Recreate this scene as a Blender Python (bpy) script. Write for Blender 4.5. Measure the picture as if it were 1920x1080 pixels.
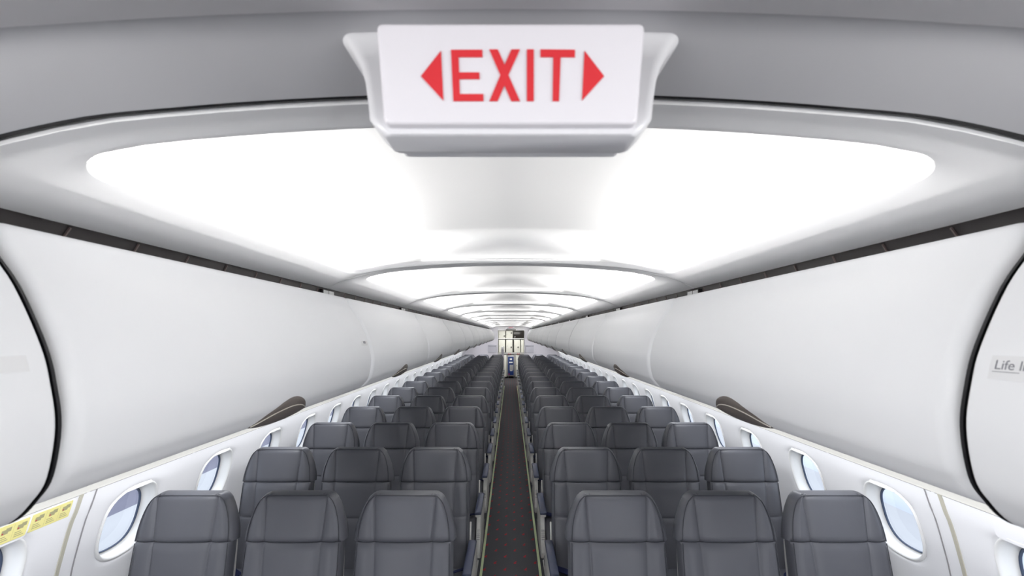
import bpy, bmesh, math, random
from mathutils import Vector, Matrix
random.seed(3)
sc = bpy.context.scene
COL = sc.collection
for o in list(bpy.data.objects):
    bpy.data.objects.remove(o)

# ------------------------------------------------------------------ camera, world, lights, exposure
F = 830.0                      # focal length in pixels of the 1920 px frame
ZC = 1.867                     # camera height over the cabin floor (floor = 0)
cam = bpy.data.cameras.new('camera')
cam.sensor_width = 36.0
cam.lens = 36.0 * F / 1920.0
cam.shift_x = 2.5 / 1920.0
cam.shift_y = 86.0 / 1920.0
cam.clip_start = 0.02
cam.clip_end = 300
cam.dof.use_dof = True
cam.dof.focus_distance = 4.0
cam.dof.aperture_fstop = 6.3
camo = bpy.data.objects.new('camera', cam)
COL.objects.link(camo)
camo.location = (0, 0, ZC)
camo.rotation_euler = (math.pi / 2, 0, 0)
sc.camera = camo

vs = sc.view_settings
vs.view_transform = 'Standard'
vs.look = 'None'
vs.gamma = 1.0
vs.use_curve_mapping = False
vs.exposure = 0.20
sc.cycles.max_bounces = 14
sc.cycles.diffuse_bounces = 9
sc.cycles.glossy_bounces = 4
sc.cycles.transparent_max_bounces = 10
sc.cycles.sample_clamp_indirect = 4.0
sc.cycles.use_denoising = True

world = bpy.data.worlds.new('overcast_sky')
sc.world = world
world.use_nodes = True
world.node_tree.nodes['Background'].inputs[0].default_value = (0.86, 0.92, 1.0, 1)
world.node_tree.nodes['Background'].inputs[1].default_value = 2.2

L = 1.319                      # length of one bin / ceiling module
NMOD = 12
BIN0 = 0.594                   # first bin joint beyond the camera
CEIL0 = 0.569                  # first ceiling joint beyond the camera
Y_END = 16.45                  # rear bulkhead
Y_FRONT = -2.6


def area_light(name, loc, direction, sx, sy, power, color=(1, 1, 1), up='Z'):
    l = bpy.data.lights.new(name, 'AREA')
    l.shape = 'RECTANGLE'
    l.size, l.size_y = sx, sy
    l.energy = power
    l.color = color
    o = bpy.data.objects.new(name, l)
    COL.objects.link(o)
    o.location = loc
    d = Vector(direction).normalized()
    # local -Z along d, local X along world Y
    zl = -d
    xl = Vector((0, 1, 0))
    if abs(zl.dot(xl)) > .9:
        xl = Vector((1, 0, 0))
    yl = zl.cross(xl).normalized()
    xl = yl.cross(zl).normalized()
    m = Matrix((xl, yl, zl)).transposed()
    o.rotation_euler = m.to_euler()
    return o


COVE_W = 16.0
for k in range(NMOD):
    yc = CEIL0 + L * k + 0.685
    for s in (-1, 1):
        area_light('cove_lamp', (s * .772, yc, ZC + .2335), (-s * .90, 0, .43), 1.16, .016, COVE_W, (1.0, .985, .96))
    o = area_light('cove_lamp', (0, CEIL0 + L * k + 1.293, ZC + .3055), (0, -.80, .60), .014, .74, .14, (1.0, .985, .96))
    o.rotation_euler = (math.radians(127), 0, 0)
    o.data.size, o.data.size_y = .74, .012
for i in range(4):             # side wall wash lamps tucked behind the lower edge of the bins
    yc = 0.4 + 3.75 * i + 1.9
    for s in (-1, 1):
        area_light('wall_wash_lamp', (s * 1.42, yc, ZC - .54), (s * .45, 0, -.9), 3.7, .05, 9.0, (.95, .97, 1.0))
area_light('entry_fill', (0, -1.7, ZC + .28), (0, .25, -1), .9, 1.3, 14.0, (.96, .97, 1.0))  # unseen fill light added behind the camera
for s in (-1, 1):
    area_light('entry_bin_fill', (s * .775, -.15, ZC + .200), (-s * .98, 0, -.20), .9, .02, 6.0, (1.0, .985, .96))  # added out of view to brighten the nearest bins
    area_light('front_fill', (s * 1.60, -1.75, .98), (-s, .75, -.1), .85, 1.6, 34.0, (.93, .96, 1.0))  # added frontal fill from behind the camera, no door there
for s in (-1, 1):              # unseen lights added under the last bins to brighten the bulkhead
    area_light('bulkhead_fill', (s * 1.0, 15.3, ZC - .47), (-s * .25, .92, -.22), .05, .5, 5.0, (.96, .94, 1.0))
area_light('galley_fill', (0, 17.6, ZC + .24), (0, .12, -1), .5, 1.0, 30.0, (1, .99, .95))  # unseen light added to brighten the galley


# ------------------------------------------------------------------ materials
def mat(name, color, rough=.5, spec=.5, bump=None, emit=None, metal=0.0, coat=0.0, vary=0.0):
    m = bpy.data.materials.new(name)
    m.use_nodes = True
    nt = m.node_tree
    b = nt.nodes['Principled BSDF']
    b.inputs['Base Color'].default_value = (*color, 1)
    b.inputs['Roughness'].default_value = rough
    b.inputs['Specular IOR Level'].default_value = spec
    b.inputs['Metallic'].default_value = metal
    b.inputs['Coat Weight'].default_value = coat
    if emit:
        b.inputs['Emission Color'].default_value = (*emit[0], 1)
        b.inputs['Emission Strength'].default_value = emit[1]
    tc = nt.nodes.new('ShaderNodeTexCoord')
    if vary:
        n = nt.nodes.new('ShaderNodeTexNoise')
        n.inputs['Scale'].default_value = 9
        n.inputs['Detail'].default_value = 5
        nt.links.new(tc.outputs['Object'], n.inputs['Vector'])
        r = nt.nodes.new('ShaderNodeMapRange')
        r.inputs['To Min'].default_value = 1 - vary
        r.inputs['To Max'].default_value = 1 + vary
        nt.links.new(n.outputs['Fac'], r.inputs['Value'])
        mx = nt.nodes.new('ShaderNodeMix')
        mx.data_type = 'RGBA'
        mx.blend_type = 'MULTIPLY'
        mx.inputs['Factor'].default_value = 1
        mx.inputs['A'].default_value = (*color, 1)
        nt.links.new(r.outputs['Result'], mx.inputs['B'])
        nt.links.new(mx.outputs['Result'], b.inputs['Base Color'])
    if bump:
        n = nt.nodes.new('ShaderNodeTexNoise')
        n.inputs['Scale'].default_value = bump[0]
        n.inputs['Detail'].default_value = 6
        nt.links.new(tc.outputs['Object'], n.inputs['Vector'])
        bp = nt.nodes.new('ShaderNodeBump')
        bp.inputs['Strength'].default_value = bump[1]
        bp.inputs['Distance'].default_value = bump[2]
        nt.links.new(n.outputs['Fac'], bp.inputs['Height'])
        nt.links.new(bp.outputs['Normal'], b.inputs['Normal'])
    return m


M = {}
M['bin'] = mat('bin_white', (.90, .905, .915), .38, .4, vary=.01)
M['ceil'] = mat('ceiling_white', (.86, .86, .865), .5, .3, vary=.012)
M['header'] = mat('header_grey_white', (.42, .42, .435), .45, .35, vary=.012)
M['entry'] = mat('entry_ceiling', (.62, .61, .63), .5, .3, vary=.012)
M['dome'] = mat('dome_white', (.86, .86, .86), .6, .2, vary=.005)
M['wall'] = mat('sidewall_white', (.86, .86, .88), .45, .35, bump=(160, .05, .002))
M['bezel'] = mat('bezel_white', (.84, .84, .83), .35, .4, vary=.01)
M['shade'] = mat('shade_lip', (.86, .86, .84), .2, .5)
M['seal'] = mat('dark_seal', (.012, .012, .014), .6, .2)
M['window_seal'] = mat('window_seal', (.06, .08, .13), .5, .3)
M['rail'] = mat('rail_ivory', (.54, .53, .50), .35, .4, vary=.02)
M['slot'] = mat('slot_black', (.016, .013, .014), .5, .25)
M['slot_rib'] = mat('slot_rib', (.12, .09, .085), .5, .3)
M['brown'] = mat('handle_brown', (.13, .11, .10), .38, .45, vary=.08)
M['brown_edge'] = mat('handle_edge', (.55, .52, .46), .35, .4)
M['leather'] = mat('grey_leather', (.094, .097, .113), .42, .45, bump=(420, .16, .0015), vary=.05)
M['piping'] = mat('seam_piping', (.05, .052, .062), .5, .3)
M['navy'] = mat('navy_vinyl', (.030, .038, .075), .42, .4, bump=(300, .1, .001))
M['belt'] = mat('navy_webbing', (.010, .014, .050), .7, .2, bump=(900, .3, .001))
M['plastic'] = mat('warm_grey_plastic', (.84, .83, .79), .32, .4, vary=.02)
M['shell'] = mat('seat_shell', (.58, .57, .55), .4, .4, vary=.02)
M['metal'] = mat('brushed_aluminium', (.62, .62, .63), .32, .5, metal=.85, vary=.03)
M['green'] = mat('luminous_strip', (.68, .78, .48), .5, .3, vary=.03)
M['yellow'] = mat('placard_yellow', (.78, .72, .30), .5, .3, vary=.03)
M['ink'] = mat('ink_dark', (.36, .34, .20), .6, .2)
M['red'] = mat('sign_red', (.56, .027, .034), .5, .3)
M['reddot'] = mat('red_dot', (.45, .05, .06), .5, .3)
M['sign_face'] = mat('sign_face', (.60, .585, .615), .35, .4, emit=((1, .97, 1), .06))
M['sign_body'] = mat('sign_body', (.64, .64, .66), .3, .5, vary=.01)
M['paper'] = mat('label_paper', (.82, .82, .82), .5, .3)
M['text'] = mat('label_text', (.22, .22, .24), .6, .2)
M['beige'] = mat('beige_band', (.50, .48, .40), .5, .3, vary=.02)
M['seam'] = mat('seam_grey', (.30, .29, .30), .6, .2)
M['bulk'] = mat('bulkhead_white', (.86, .85, .88), .5, .3, vary=.01)
M['pocket'] = mat('pocket_grey', (.60, .60, .64), .5, .3, vary=.02)
M['galley'] = mat('galley_cream', (.70, .70, .64), .4, .4, vary=.02)
M['galley_dark'] = mat('galley_gap', (.10, .095, .09), .5, .3)
M['oven'] = mat('oven_black', (.02, .016, .014), .3, .4, vary=.1)
M['cart_blue'] = mat('cart_blue', (.012, .035, .16), .4, .4, vary=.05)
M['steel'] = mat('galley_steel', (.55, .55, .55), .35, .5, metal=.6, vary=.04)
M['mauve'] = mat('mauve_panel', (.55, .53, .58), .5, .3, vary=.02)
M['shell_out'] = mat('outer_skin', (.5, .5, .5), .6, .2, vary=.01)


def pane_material():
    m = bpy.data.materials.new('window_glass')
    m.use_nodes = True
    nt = m.node_tree
    nt.nodes.remove(nt.nodes['Principled BSDF'])
    t = nt.nodes.new('ShaderNodeBsdfTransparent')
    t.inputs[0].default_value = (.93, .95, .98, 1)
    g = nt.nodes.new('ShaderNodeBsdfGlossy')
    g.inputs['Roughness'].default_value = .05
    mx = nt.nodes.new('ShaderNodeMixShader')
    mx.inputs[0].default_value = .05
    nt.links.new(t.outputs[0], mx.inputs[1])
    nt.links.new(g.outputs[0], mx.inputs[2])
    nt.links.new(mx.outputs[0], nt.nodes['Material Output'].inputs[0])
    return m


def translucent(m, weight, color):
    """thin moulded panel: part of the light in the cove behind it shines through"""
    nt = m.node_tree
    t = nt.nodes.new('ShaderNodeBsdfTranslucent')
    t.inputs[0].default_value = (*color, 1)
    mx = nt.nodes.new('ShaderNodeMixShader')
    mx.inputs[0].default_value = weight
    nt.links.new(nt.nodes['Principled BSDF'].outputs[0], mx.inputs[1])
    nt.links.new(t.outputs[0], mx.inputs[2])
    nt.links.new(mx.outputs[0], nt.nodes['Material Output'].inputs[0])


translucent(M['ceil'], .12, (.95, .95, .96))
M['glass'] = pane_material()


class NB:
    """tiny helper for chains of math nodes"""
    def __init__(self, nt):
        self.nt = nt

    def __call__(self, op, a, b=None, c=None):
        n = self.nt.nodes.new('ShaderNodeMath')
        n.operation = op
        for i, v in enumerate((a, b, c)):
            if v is None:
                continue
            if isinstance(v, (int, float)):
                n.inputs[i].default_value = v
            else:
                self.nt.links.new(v, n.inputs[i])
        return n.outputs[0]


def carpet_material():
    m = bpy.data.materials.new('carpet_charcoal')
    m.use_nodes = True
    nt = m.node_tree
    b = nt.nodes['Principled BSDF']
    b.inputs['Roughness'].default_value = .95
    b.inputs['Specular IOR Level'].default_value = .1
    g = nt.nodes.new('ShaderNodeNewGeometry')
    sp = nt.nodes.new('ShaderNodeSeparateXYZ')
    nt.links.new(g.outputs['Position'], sp.inputs[0])
    x, y = sp.outputs[0], sp.outputs[1]
    q = NB(nt)
    DY, DX = .1025, .1636
    yy = q('DIVIDE', q('SUBTRACT', y, 3.61 - DY / 2), DY)
    row = q('FLOOR', yy)
    py = q('MULTIPLY', q('SUBTRACT', q('SUBTRACT', yy, row), .5), DY)
    odd = q('FLOORED_MODULO', row, 2.0)
    xx = q('DIVIDE', q('SUBTRACT', q('SUBTRACT', x, .0355 - DX / 2), q('MULTIPLY', odd, DX / 2)), DX)
    px = q('MULTIPLY', q('SUBTRACT', q('SUBTRACT', xx, q('FLOOR', xx)), .5), DX)
    inx = q('LESS_THAN', q('ABSOLUTE', q('SUBTRACT', px, .001)), .0105)
    l1 = q('LESS_THAN', q('ABSOLUTE', q('ADD', py, .008)), .004)
    l2 = q('LESS_THAN', q('ABSOLUTE', q('SUBTRACT', q('ADD', py, .008), q('MULTIPLY', q('ADD', px, .010), 1.35))), .006)
    mark = q('MULTIPLY', q('MAXIMUM', l1, l2), inx)
    n1 = nt.nodes.new('ShaderNodeTexNoise')
    n1.inputs['Scale'].default_value = 260
    n1.inputs['Detail'].default_value = 3
    nt.links.new(g.outputs['Position'], n1.inputs['Vector'])
    r = nt.nodes.new('ShaderNodeValToRGB')
    r.color_ramp.elements[0].position = .3
    r.color_ramp.elements[0].color = (.040, .042, .048, 1)
    r.color_ramp.elements[1].position = .75
    r.color_ramp.elements[1].color = (.100, .101, .110, 1)
    nt.links.new(n1.outputs['Fac'], r.inputs[0])
    mx = nt.nodes.new('ShaderNodeMix')
    mx.data_type = 'RGBA'
    nt.links.new(mark, mx.inputs['Factor'])
    nt.links.new(r.outputs[0], mx.inputs['A'])
    mx.inputs['B'].default_value = (.42, .015, .025, 1)
    nt.links.new(mx.outputs['Result'], b.inputs['Base Color'])
    bp = nt.nodes.new('ShaderNodeBump')
    bp.inputs['Strength'].default_value = .5
    bp.inputs['Distance'].default_value = .003
    nt.links.new(n1.outputs['Fac'], bp.inputs['Height'])
    nt.links.new(bp.outputs['Normal'], b.inputs['Normal'])
    return m


def apron_material():
    """pale concrete beside the aircraft, darker paving left beyond it, pale paving right"""
    m = bpy.data.materials.new('apron_concrete')
    m.use_nodes = True
    nt = m.node_tree
    b = nt.nodes['Principled BSDF']
    b.inputs['Roughness'].default_value = .9
    b.inputs['Specular IOR Level'].default_value = .1
    g = nt.nodes.new('ShaderNodeNewGeometry')
    sp = nt.nodes.new('ShaderNodeSeparateXYZ')
    nt.links.new(g.outputs['Position'], sp.inputs[0])
    q = NB(nt)
    x, y = sp.outputs[0], sp.outputs[1]
    n = nt.nodes.new('ShaderNodeTexNoise')
    n.inputs['Scale'].default_value = .8
    n.inputs['Detail'].default_value = 6
    mp = nt.nodes.new('ShaderNodeMapping')
    mp.inputs['Scale'].default_value = (1, .18, 1)
    nt.links.new(g.outputs['Position'], mp.inputs[0])
    nt.links.new(mp.outputs[0], n.inputs['Vector'])
    left = q('LESS_THAN', x, -9.6)
    right = q('GREATER_THAN', x, 9.7)
    jx = q('LESS_THAN', q('ABSOLUTE', q('SUBTRACT', q('ABSOLUTE', x), 7.35)), .06)
    def mixc(fac, a, bb):
        k = nt.nodes.new('ShaderNodeMix')
        k.data_type = 'RGBA'
        nt.links.new(fac, k.inputs['Factor'])
        for nm, v in (('A', a), ('B', bb)):
            if isinstance(v, tuple):
                k.inputs[nm].default_value = (*v, 1)
            else:
                nt.links.new(v, k.inputs[nm])
        return k.outputs['Result']
    base = mixc(n.outputs['Fac'], (.33, .335, .35), (.42, .425, .44))
    base = mixc(jx, base, (.10, .10, .13))
    dark = mixc(n.outputs['Fac'], (.10, .10, .135), (.20, .20, .25))
    light = mixc(n.outputs['Fac'], (.33, .36, .45), (.50, .53, .58))
    c = mixc(left, base, dark)
    c = mixc(right, c, light)
    nt.links.new(c, b.inputs['Base Color'])
    return m


M['carpet'] = carpet_material()
M['apron'] = apron_material()


# ------------------------------------------------------------------ object helpers
def mesh_from(verts, faces, smooth=True, name='m', angle=None):
    me = bpy.data.meshes.new(name)
    me.from_pydata([tuple(v) for v in verts], [], faces)
    bm = bmesh.new()
    bm.from_mesh(me)
    bmesh.ops.remove_doubles(bm, verts=bm.verts, dist=1e-6)
    bmesh.ops.recalc_face_normals(bm, faces=bm.faces)
    if angle:
        for e in bm.edges:
            if len(e.link_faces) == 2 and e.calc_face_angle(0) > math.radians(angle):
                e.smooth = False
    bm.to_mesh(me)
    bm.free()
    for p in me.polygons:
        p.use_smooth = smooth
    return me


def finish(bm, smooth=False, angle=35):
    bmesh.ops.recalc_face_normals(bm, faces=bm.faces)
    for e in bm.edges:
        if len(e.link_faces) == 2 and e.calc_face_angle(0) > math.radians(angle):
            e.smooth = False
    me = bpy.data.meshes.new('m')
    bm.to_mesh(me)
    bm.free()
    for p in me.polygons:
        p.use_smooth = smooth
    return me


def put(name, me, material, parent=None, loc=None, rot=None):
    if material is not None and len(me.materials) == 0:
        me.materials.append(M[material] if isinstance(material, str) else material)
    o = bpy.data.objects.new(name, me)
    me.name = name
    COL.objects.link(o)
    if parent:
        o.parent = parent
    if loc is not None:
        o.location = loc
    if rot is not None:
        o.rotation_euler = rot
    return o


def thing(name, label, cat, loc=(0, 0, 0), group=None, rotz=0):
    o = bpy.data.objects.new(name, None)
    o.empty_display_size = .05
    COL.objects.link(o)
    o.location = loc
    o.rotation_euler = (0, 0, rotz)
    return tag(o, label, cat, group)


def tag(o, label, cat, group=None):
    o['label'] = label
    o['category'] = cat
    if group:
        o['group'] = group
    return o


def struct(name, me, material, parent=None):
    o = put(name, me, material, parent)
    if not parent:
        o['kind'] = 'structure'
    return o


def struct_empty(name, loc=(0, 0, 0)):
    o = bpy.data.objects.new(name, None)
    COL.objects.link(o)
    o.location = loc
    o['kind'] = 'structure'
    return o


def box(bm, lo, hi, bevel=0.0, seg=2):
    lo, hi = Vector(lo), Vector(hi)
    r = bmesh.ops.create_cube(bm, size=1)
    vs_ = r['verts']
    c = (lo + hi) / 2
    d = hi - lo
    for v in vs_:
        v.co = Vector((v.co.x * d.x + c.x, v.co.y * d.y + c.y, v.co.z * d.z + c.z))
    if bevel:
        es = list({e for v in vs_ for e in v.link_edges})
        bmesh.ops.bevel(bm, geom=es, offset=bevel, segments=seg, profile=.5, affect='EDGES')


def box_mesh(lo, hi, bevel=0.0, seg=2, smooth=True):
    bm = bmesh.new()
    box(bm, lo, hi, bevel, seg)
    return finish(bm, smooth)


def prism(pts, axis, a, b, bevel=0.0, seg=2, smooth=True):
    """polygon pts (2-d) extruded from a to b along axis: 'x' -> pts are (y,z); 'y' -> (x,z); 'z' -> (x,y)"""
    bm = bmesh.new()
    def P(p, t):
        return {'x': (t, p[0], p[1]), 'y': (p[0], t, p[1]), 'z': (p[0], p[1], t)}[axis]
    A = [bm.verts.new(P(p, a)) for p in pts]
    B = [bm.verts.new(P(p, b)) for p in pts]
    n = len(pts)
    bm.faces.new(A)
    bm.faces.new(B[::-1])
    for i in range(n):
        bm.faces.new((A[i], A[(i + 1) % n], B[(i + 1) % n], B[i]))
    if bevel:
        bmesh.ops.recalc_face_normals(bm, faces=bm.faces)
        es = [e for e in bm.edges if e.calc_face_angle(0) > .5]
        bmesh.ops.bevel(bm, geom=es, offset=bevel, segments=seg, profile=.5, affect='EDGES')
    return finish(bm, smooth)


def tube(points, r, n=8, closed=False):
    """a round tube along points"""
    pts = [Vector(p) for p in points]
    verts, faces = [], []
    N = len(pts)
    prev = None
    for i, p in enumerate(pts):
        a = pts[(i - 1) % N] if (closed or i > 0) else p
        b = pts[(i + 1) % N] if (closed or i < N - 1) else p
        t = (b - a).normalized()
        if prev is None:
            up = Vector((0, 0, 1)) if abs(t.z) < .9 else Vector((1, 0, 0))
            nrm = (up - t * up.dot(t)).normalized()
        else:
            nrm = (prev - t * prev.dot(t)).normalized()
        prev = nrm
        bi = t.cross(nrm)
        for j in range(n):
            an = 2 * math.pi * j / n
            verts.append(p + nrm * math.cos(an) * r + bi * math.sin(an) * r)
    rings = N if closed else N - 1
    for i in range(rings):
        for j in range(n):
            a, b = i * n + j, i * n + (j + 1) % n
            c, d = ((i + 1) % N) * n + (j + 1) % n, ((i + 1) % N) * n + j
            faces.append((a, b, c, d))
    if not closed:
        faces.append(tuple(range(n)))
        faces.append(tuple((N - 1) * n + j for j in range(n))[::-1])
    return mesh_from(verts, faces, True)


def spline(pts, per=4):
    """Catmull-Rom through 2-d points"""
    out = []
    n = len(pts)
    for i in range(n - 1):
        p0 = pts[max(i - 1, 0)]
        p1, p2 = pts[i], pts[i + 1]
        p3 = pts[min(i + 2, n - 1)]
        for k in range(per):
            t = k / per
            out.append(tuple(.5 * ((2 * b) + (-a + c) * t + (2 * a - 5 * b + 4 * c - d) * t * t + (-a + 3 * b - 3 * c + d) * t ** 3)
                             for a, b, c, d in zip(p0, p1, p2, p3)))
    out.append(tuple(pts[-1]))
    return out


def interp(pts, t):
    """piecewise linear table lookup, pts sorted by first value"""
    if t <= pts[0][0]:
        return pts[0][1]
    for (a, va), (b, vb) in zip(pts, pts[1:]):
        if t <= b:
            return va + (vb - va) * (t - a) / (b - a)
    return pts[-1][1]


ORD = ['first', 'second', 'third', 'fourth', 'fifth', 'sixth', 'seventh', 'eighth', 'ninth', 'tenth', 'eleventh', 'twelfth',
       'thirteenth', 'fourteenth', 'fifteenth', 'sixteenth', 'seventeenth', 'eighteenth']

# ------------------------------------------------------------------ setting: floor, apron, outer skin
struct('floor', box_mesh((-1.95, Y_FRONT - .05, -.06), (1.95, 19.4, 0), 0, 1, False), 'carpet')
struct('ground', box_mesh((-120, -60, -2.75), (120, 140, -2.5), 0, 1, False), 'apron')
skin = spline([(1.665, -.60), (1.80, -.40), (1.80, -.05), (1.55, .28), (1.15, .47), (.6, .56), (0, .58)], 3)
roof = [(x, z + ZC) for x, z in skin] + [(-x, z + ZC) for x, z in skin[::-1][1:]]
v, f = [], []
for yy in (Y_FRONT - .05, 19.4):
    for t_ in (0, .02):
        for x, z in roof:
            v.append((x * (1 + t_), yy, z + t_))
n = len(roof)
for i in range(n - 1):
    f.append((i, i + 1, 2 * n + i + 1, 2 * n + i))
    f.append((n + i, n + i + 1, 3 * n + i + 1, 3 * n + i))
struct('exterior_shell', mesh_from(v, f), 'shell_out')

# ------------------------------------------------------------------ side walls with window holes
WALL = [(-1.867, 1.70), (-1.65, 1.775), (-1.45, 1.815), (-1.2, 1.822), (-.985, 1.79), (-.87, 1.762), (-.75, 1.727), (-.70, 1.706), (-.633, 1.683), (-.60, 1.668)]
WZ = spline([(z, x) for z, x in WALL], 6)


def wallx(z):                   # z relative to the camera
    return interp(WZ, z)


P_WIN = .586
C0 = 2.04                       # centre of the first full window
WC_Z = -.855
HW, HH = .145, .165


def superell(a, hw, hh, n=2.7):
    c, s = math.cos(a), math.sin(a)
    r = (abs(c / hw) ** n + abs(s / hh) ** n) ** (-1 / n)
    return r * c, r * s


def wall_mesh(side):
    verts, faces = [], []
    def add(y, z, dx=0.0):
        verts.append((side * (wallx(z) + dx), y, z + ZC))
        return len(verts) - 1
    zt, zb = -.60, -1.13
    def plain(y0, y1, z0, z1, ny, nz):
        idx = [[add(y0 + (y1 - y0) * i / ny, z0 + (z1 - z0) * j / nz) for j in range(nz + 1)] for i in range(ny + 1)]
        for i in range(ny):
            for j in range(nz):
                faces.append((idx[i][j], idx[i + 1][j], idx[i + 1][j + 1], idx[i][j + 1]))
    ks = range(-1, 24)
    ystart = C0 + P_WIN * (-1.5)
    plain(Y_FRONT, ystart, zt, -1.867, 2, 30)
    for k in ks:
        c = C0 + P_WIN * k
        y0, y1 = c - P_WIN / 2, c + P_WIN / 2
        plain(y0, y1, zb, -1.867, 1, 14)
        NS = 12
        bord = []
        for i in range(NS): bord.append((y0 + (y1 - y0) * i / NS, zb))
        for i in range(NS): bord.append((y1, zb + (zt - zb) * i / NS))
        for i in range(NS): bord.append((y1 - (y1 - y0) * i / NS, zt))
        for i in range(NS): bord.append((y0, zt - (zt - zb) * i / NS))
        rings = []
        angs = [math.atan2((z - WC_Z) / HH, (y - c) / HW) for y, z in bord]
        hole = []
        for (y, z) in bord:
            a = math.atan2(z - WC_Z, y - c)
            hy, hz = superell(a, HW, HH)
            hole.append((c + hy, WC_Z + hz))
        seq = [(1.0, 0.0), (.75, 0), (.5, 0), (.3, 0), (.16, 0.0), (.08, .0015), (.03, .005), (0, .012)]
        for t, dx in seq:
            rings.append([add(h[0] + (b[0] - h[0]) * t, h[1] + (b[1] - h[1]) * t, dx) for b, h in zip(bord, hole)])
        N = len(bord)
        for r0, r1 in zip(rings, rings[1:]):
            for i in range(N):
                faces.append((r0[i], r0[(i + 1) % N], r1[(i + 1) % N], r1[i]))
    yend = C0 + P_WIN * 23.5
    plain(yend, 19.4, zt, -1.867, 3, 30)
    return mesh_from(verts, faces, True)


struct('wall_left', wall_mesh(-1), 'wall')
struct('wall_right', wall_mesh(1), 'wall')


def ring_mesh(side, scales, closed_disc=False):
    """loft of scaled window outlines: scales = [(scale, dx)], relative to window centre (y=0)"""
    N = 56
    verts, faces = [], []
    for sc_, dx in scales:
        for i in range(N):
            a = 2 * math.pi * i / N
            y, z = superell(a, HW * sc_, HH * sc_)
            zz = WC_Z + z
            verts.append((side * (wallx(zz) + dx), y, zz + ZC))
    for r in range(len(scales) - 1):
        for i in range(N):
            faces.append((r * N + i, r * N + (i + 1) % N, (r + 1) * N + (i + 1) % N, (r + 1) * N + i))
    if closed_disc:
        verts.append((side * (wallx(WC_Z) + scales[-1][1]), 0, WC_Z + ZC))
        b = (len(scales) - 1) * N
        for i in range(N):
            faces.append((b + i, b + (i + 1) % N, len(verts) - 1))
    return mesh_from(verts, faces, True)


wn = 1
for side in (-1, 1):
    bez = ring_mesh(side, [(1.01, .014), (.995, .002), (.975, -.002), (.95, 0), (.93, .004), (.915, .012), (.90, .03), (.86, .062), (.80, .066)])
    seal = ring_mesh(side, [(.83, .060), (.812, .056), (.80, .060), (.79, .066)])
    pane = ring_mesh(side, [(.80, .068), (.4, .066)], True)
    zs = WC_Z + HH * .93
    lip = prism([(-.070, zs - .004), (.070, zs - .004), (.062, zs + .010), (-.062, zs + .010)], 'x', side * (wallx(zs) - .004), side * (wallx(zs) + .05), .003)
    for vtx in lip.vertices:
        vtx.co.z += ZC
    for k in range(-1, 24):
        w = struct_empty('window_%d' % wn, (0, C0 + P_WIN * k, 0))
        wn += 1
        put('bezel', bez, 'bezel', w)
        put('seal', seal, 'window_seal', w)
        put('pane', pane, 'glass', w)
        put('shade_lip', lip, 'shade', w)

tn = 1


def wall_strip(side, y0, y1, dx, ztop=-.61, zbot=-1.85):
    v, f = [], []
    n = 40
    for i in range(n + 1):
        z = ztop + (zbot - ztop) * i / n
        for y, d in ((y0, .004), (y0, -dx), (y1, -dx), (y1, .004)):
            v.append((side * (wallx(z) + d), y, z + ZC))
    for i in range(n):
        for j in range(3):
            f.append((i * 4 + j, i * 4 + j + 1, i * 4 + j + 5, i * 4 + j + 4))
    return mesh_from(v, f, True, angle=40)


for side in (-1, 1):
    struct('trim_%d' % tn, wall_strip(side, 1.727, 1.742, .004), 'beige'); tn += 1
    struct('trim_%d' % tn, wall_strip(side, 1.797, 1.801, .003), 'seam'); tn += 1

# rails under the bins, dark air slots over the bins
for side in (-1, 1):
    pts = [(side * x, z + ZC) for x, z in [(1.46, -.515), (1.60, -.568), (1.644, -.588), (1.650, -.593), (1.651, -.612), (1.646, -.6165), (1.660, -.622), (1.690, -.628), (1.690, -.600), (1.60, -.550), (1.46, -.50)]]
    struct('trim_%d' % tn, prism(pts, 'y', Y_FRONT, Y_END, 0, 1, True), 'rail'); tn += 1
    v, f = [], []
    for yy in (Y_FRONT, Y_END):
        for z in (-.6265, -.6315):
            v.append((side * (wallx(z) - .0015), yy, z + ZC))
    struct('trim_%d' % tn, mesh_from(v, [(0, 1, 3, 2)]), 'seam'); tn += 1
    pts = [(side * x, z + ZC) for x, z in [(.712, .142), (.795, .142), (.795, .215), (.80, .215), (.80, .135), (.712, .135)]]
    t = struct('trim_%d' % tn, prism(pts, 'y', Y_FRONT, Y_END, 0, 1, False), 'slot'); tn += 1
    bm = bmesh.new()
    yy = CEIL0 - L + .05
    while yy < Y_END:
        A = [bm.verts.new((side * .794, yy + a, ZC + b)) for a, b in ((0, .143), (.0025, .143), (.0325, .192), (.030, .192))]
        B = [bm.verts.new((side * .791, yy + a, ZC + b)) for a, b in ((0, .143), (.0025, .143), (.0325, .190), (.030, .190))]
        bm.faces.new(A); bm.faces.new(B[::-1])
        for i in range(4):
            bm.faces.new((A[i], A[(i + 1) % 4], B[(i + 1) % 4], B[i]))
        yy += L / 9
    struct('slat', finish(bm), 'slot_rib', t)

# ------------------------------------------------------------------ overhead bins
BP = spline([(.730, .1565), (.7026, .1505), (.684, .110), (.647, .057), (.613, -.019), (.601, -.067), (.595, -.120), (.605, -.181), (.622, -.208), (.6437, -.2300), (.672, -.2405), (.71, -.250), (.80, -.272)], 5)
NBP = len(BP)


def bp_normals():
    out = []
    for i in range(NBP):
        a, b = Vector(BP[max(i - 1, 0)]), Vector(BP[min(i + 1, NBP - 1)])
        t = (b - a).normalized()
        out.append(Vector((t.y, -t.x)) * 1.0)
    return out


BN = bp_normals()               # must point to the aisle (-x) and down
if BN[NBP // 2].x > 0:
    BN = [-n_ for n_ in BN]
BS = [0.0]
for i in range(1, NBP):
    BS.append(BS[-1] + (Vector(BP[i]) - Vector(BP[i - 1])).length)


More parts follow.
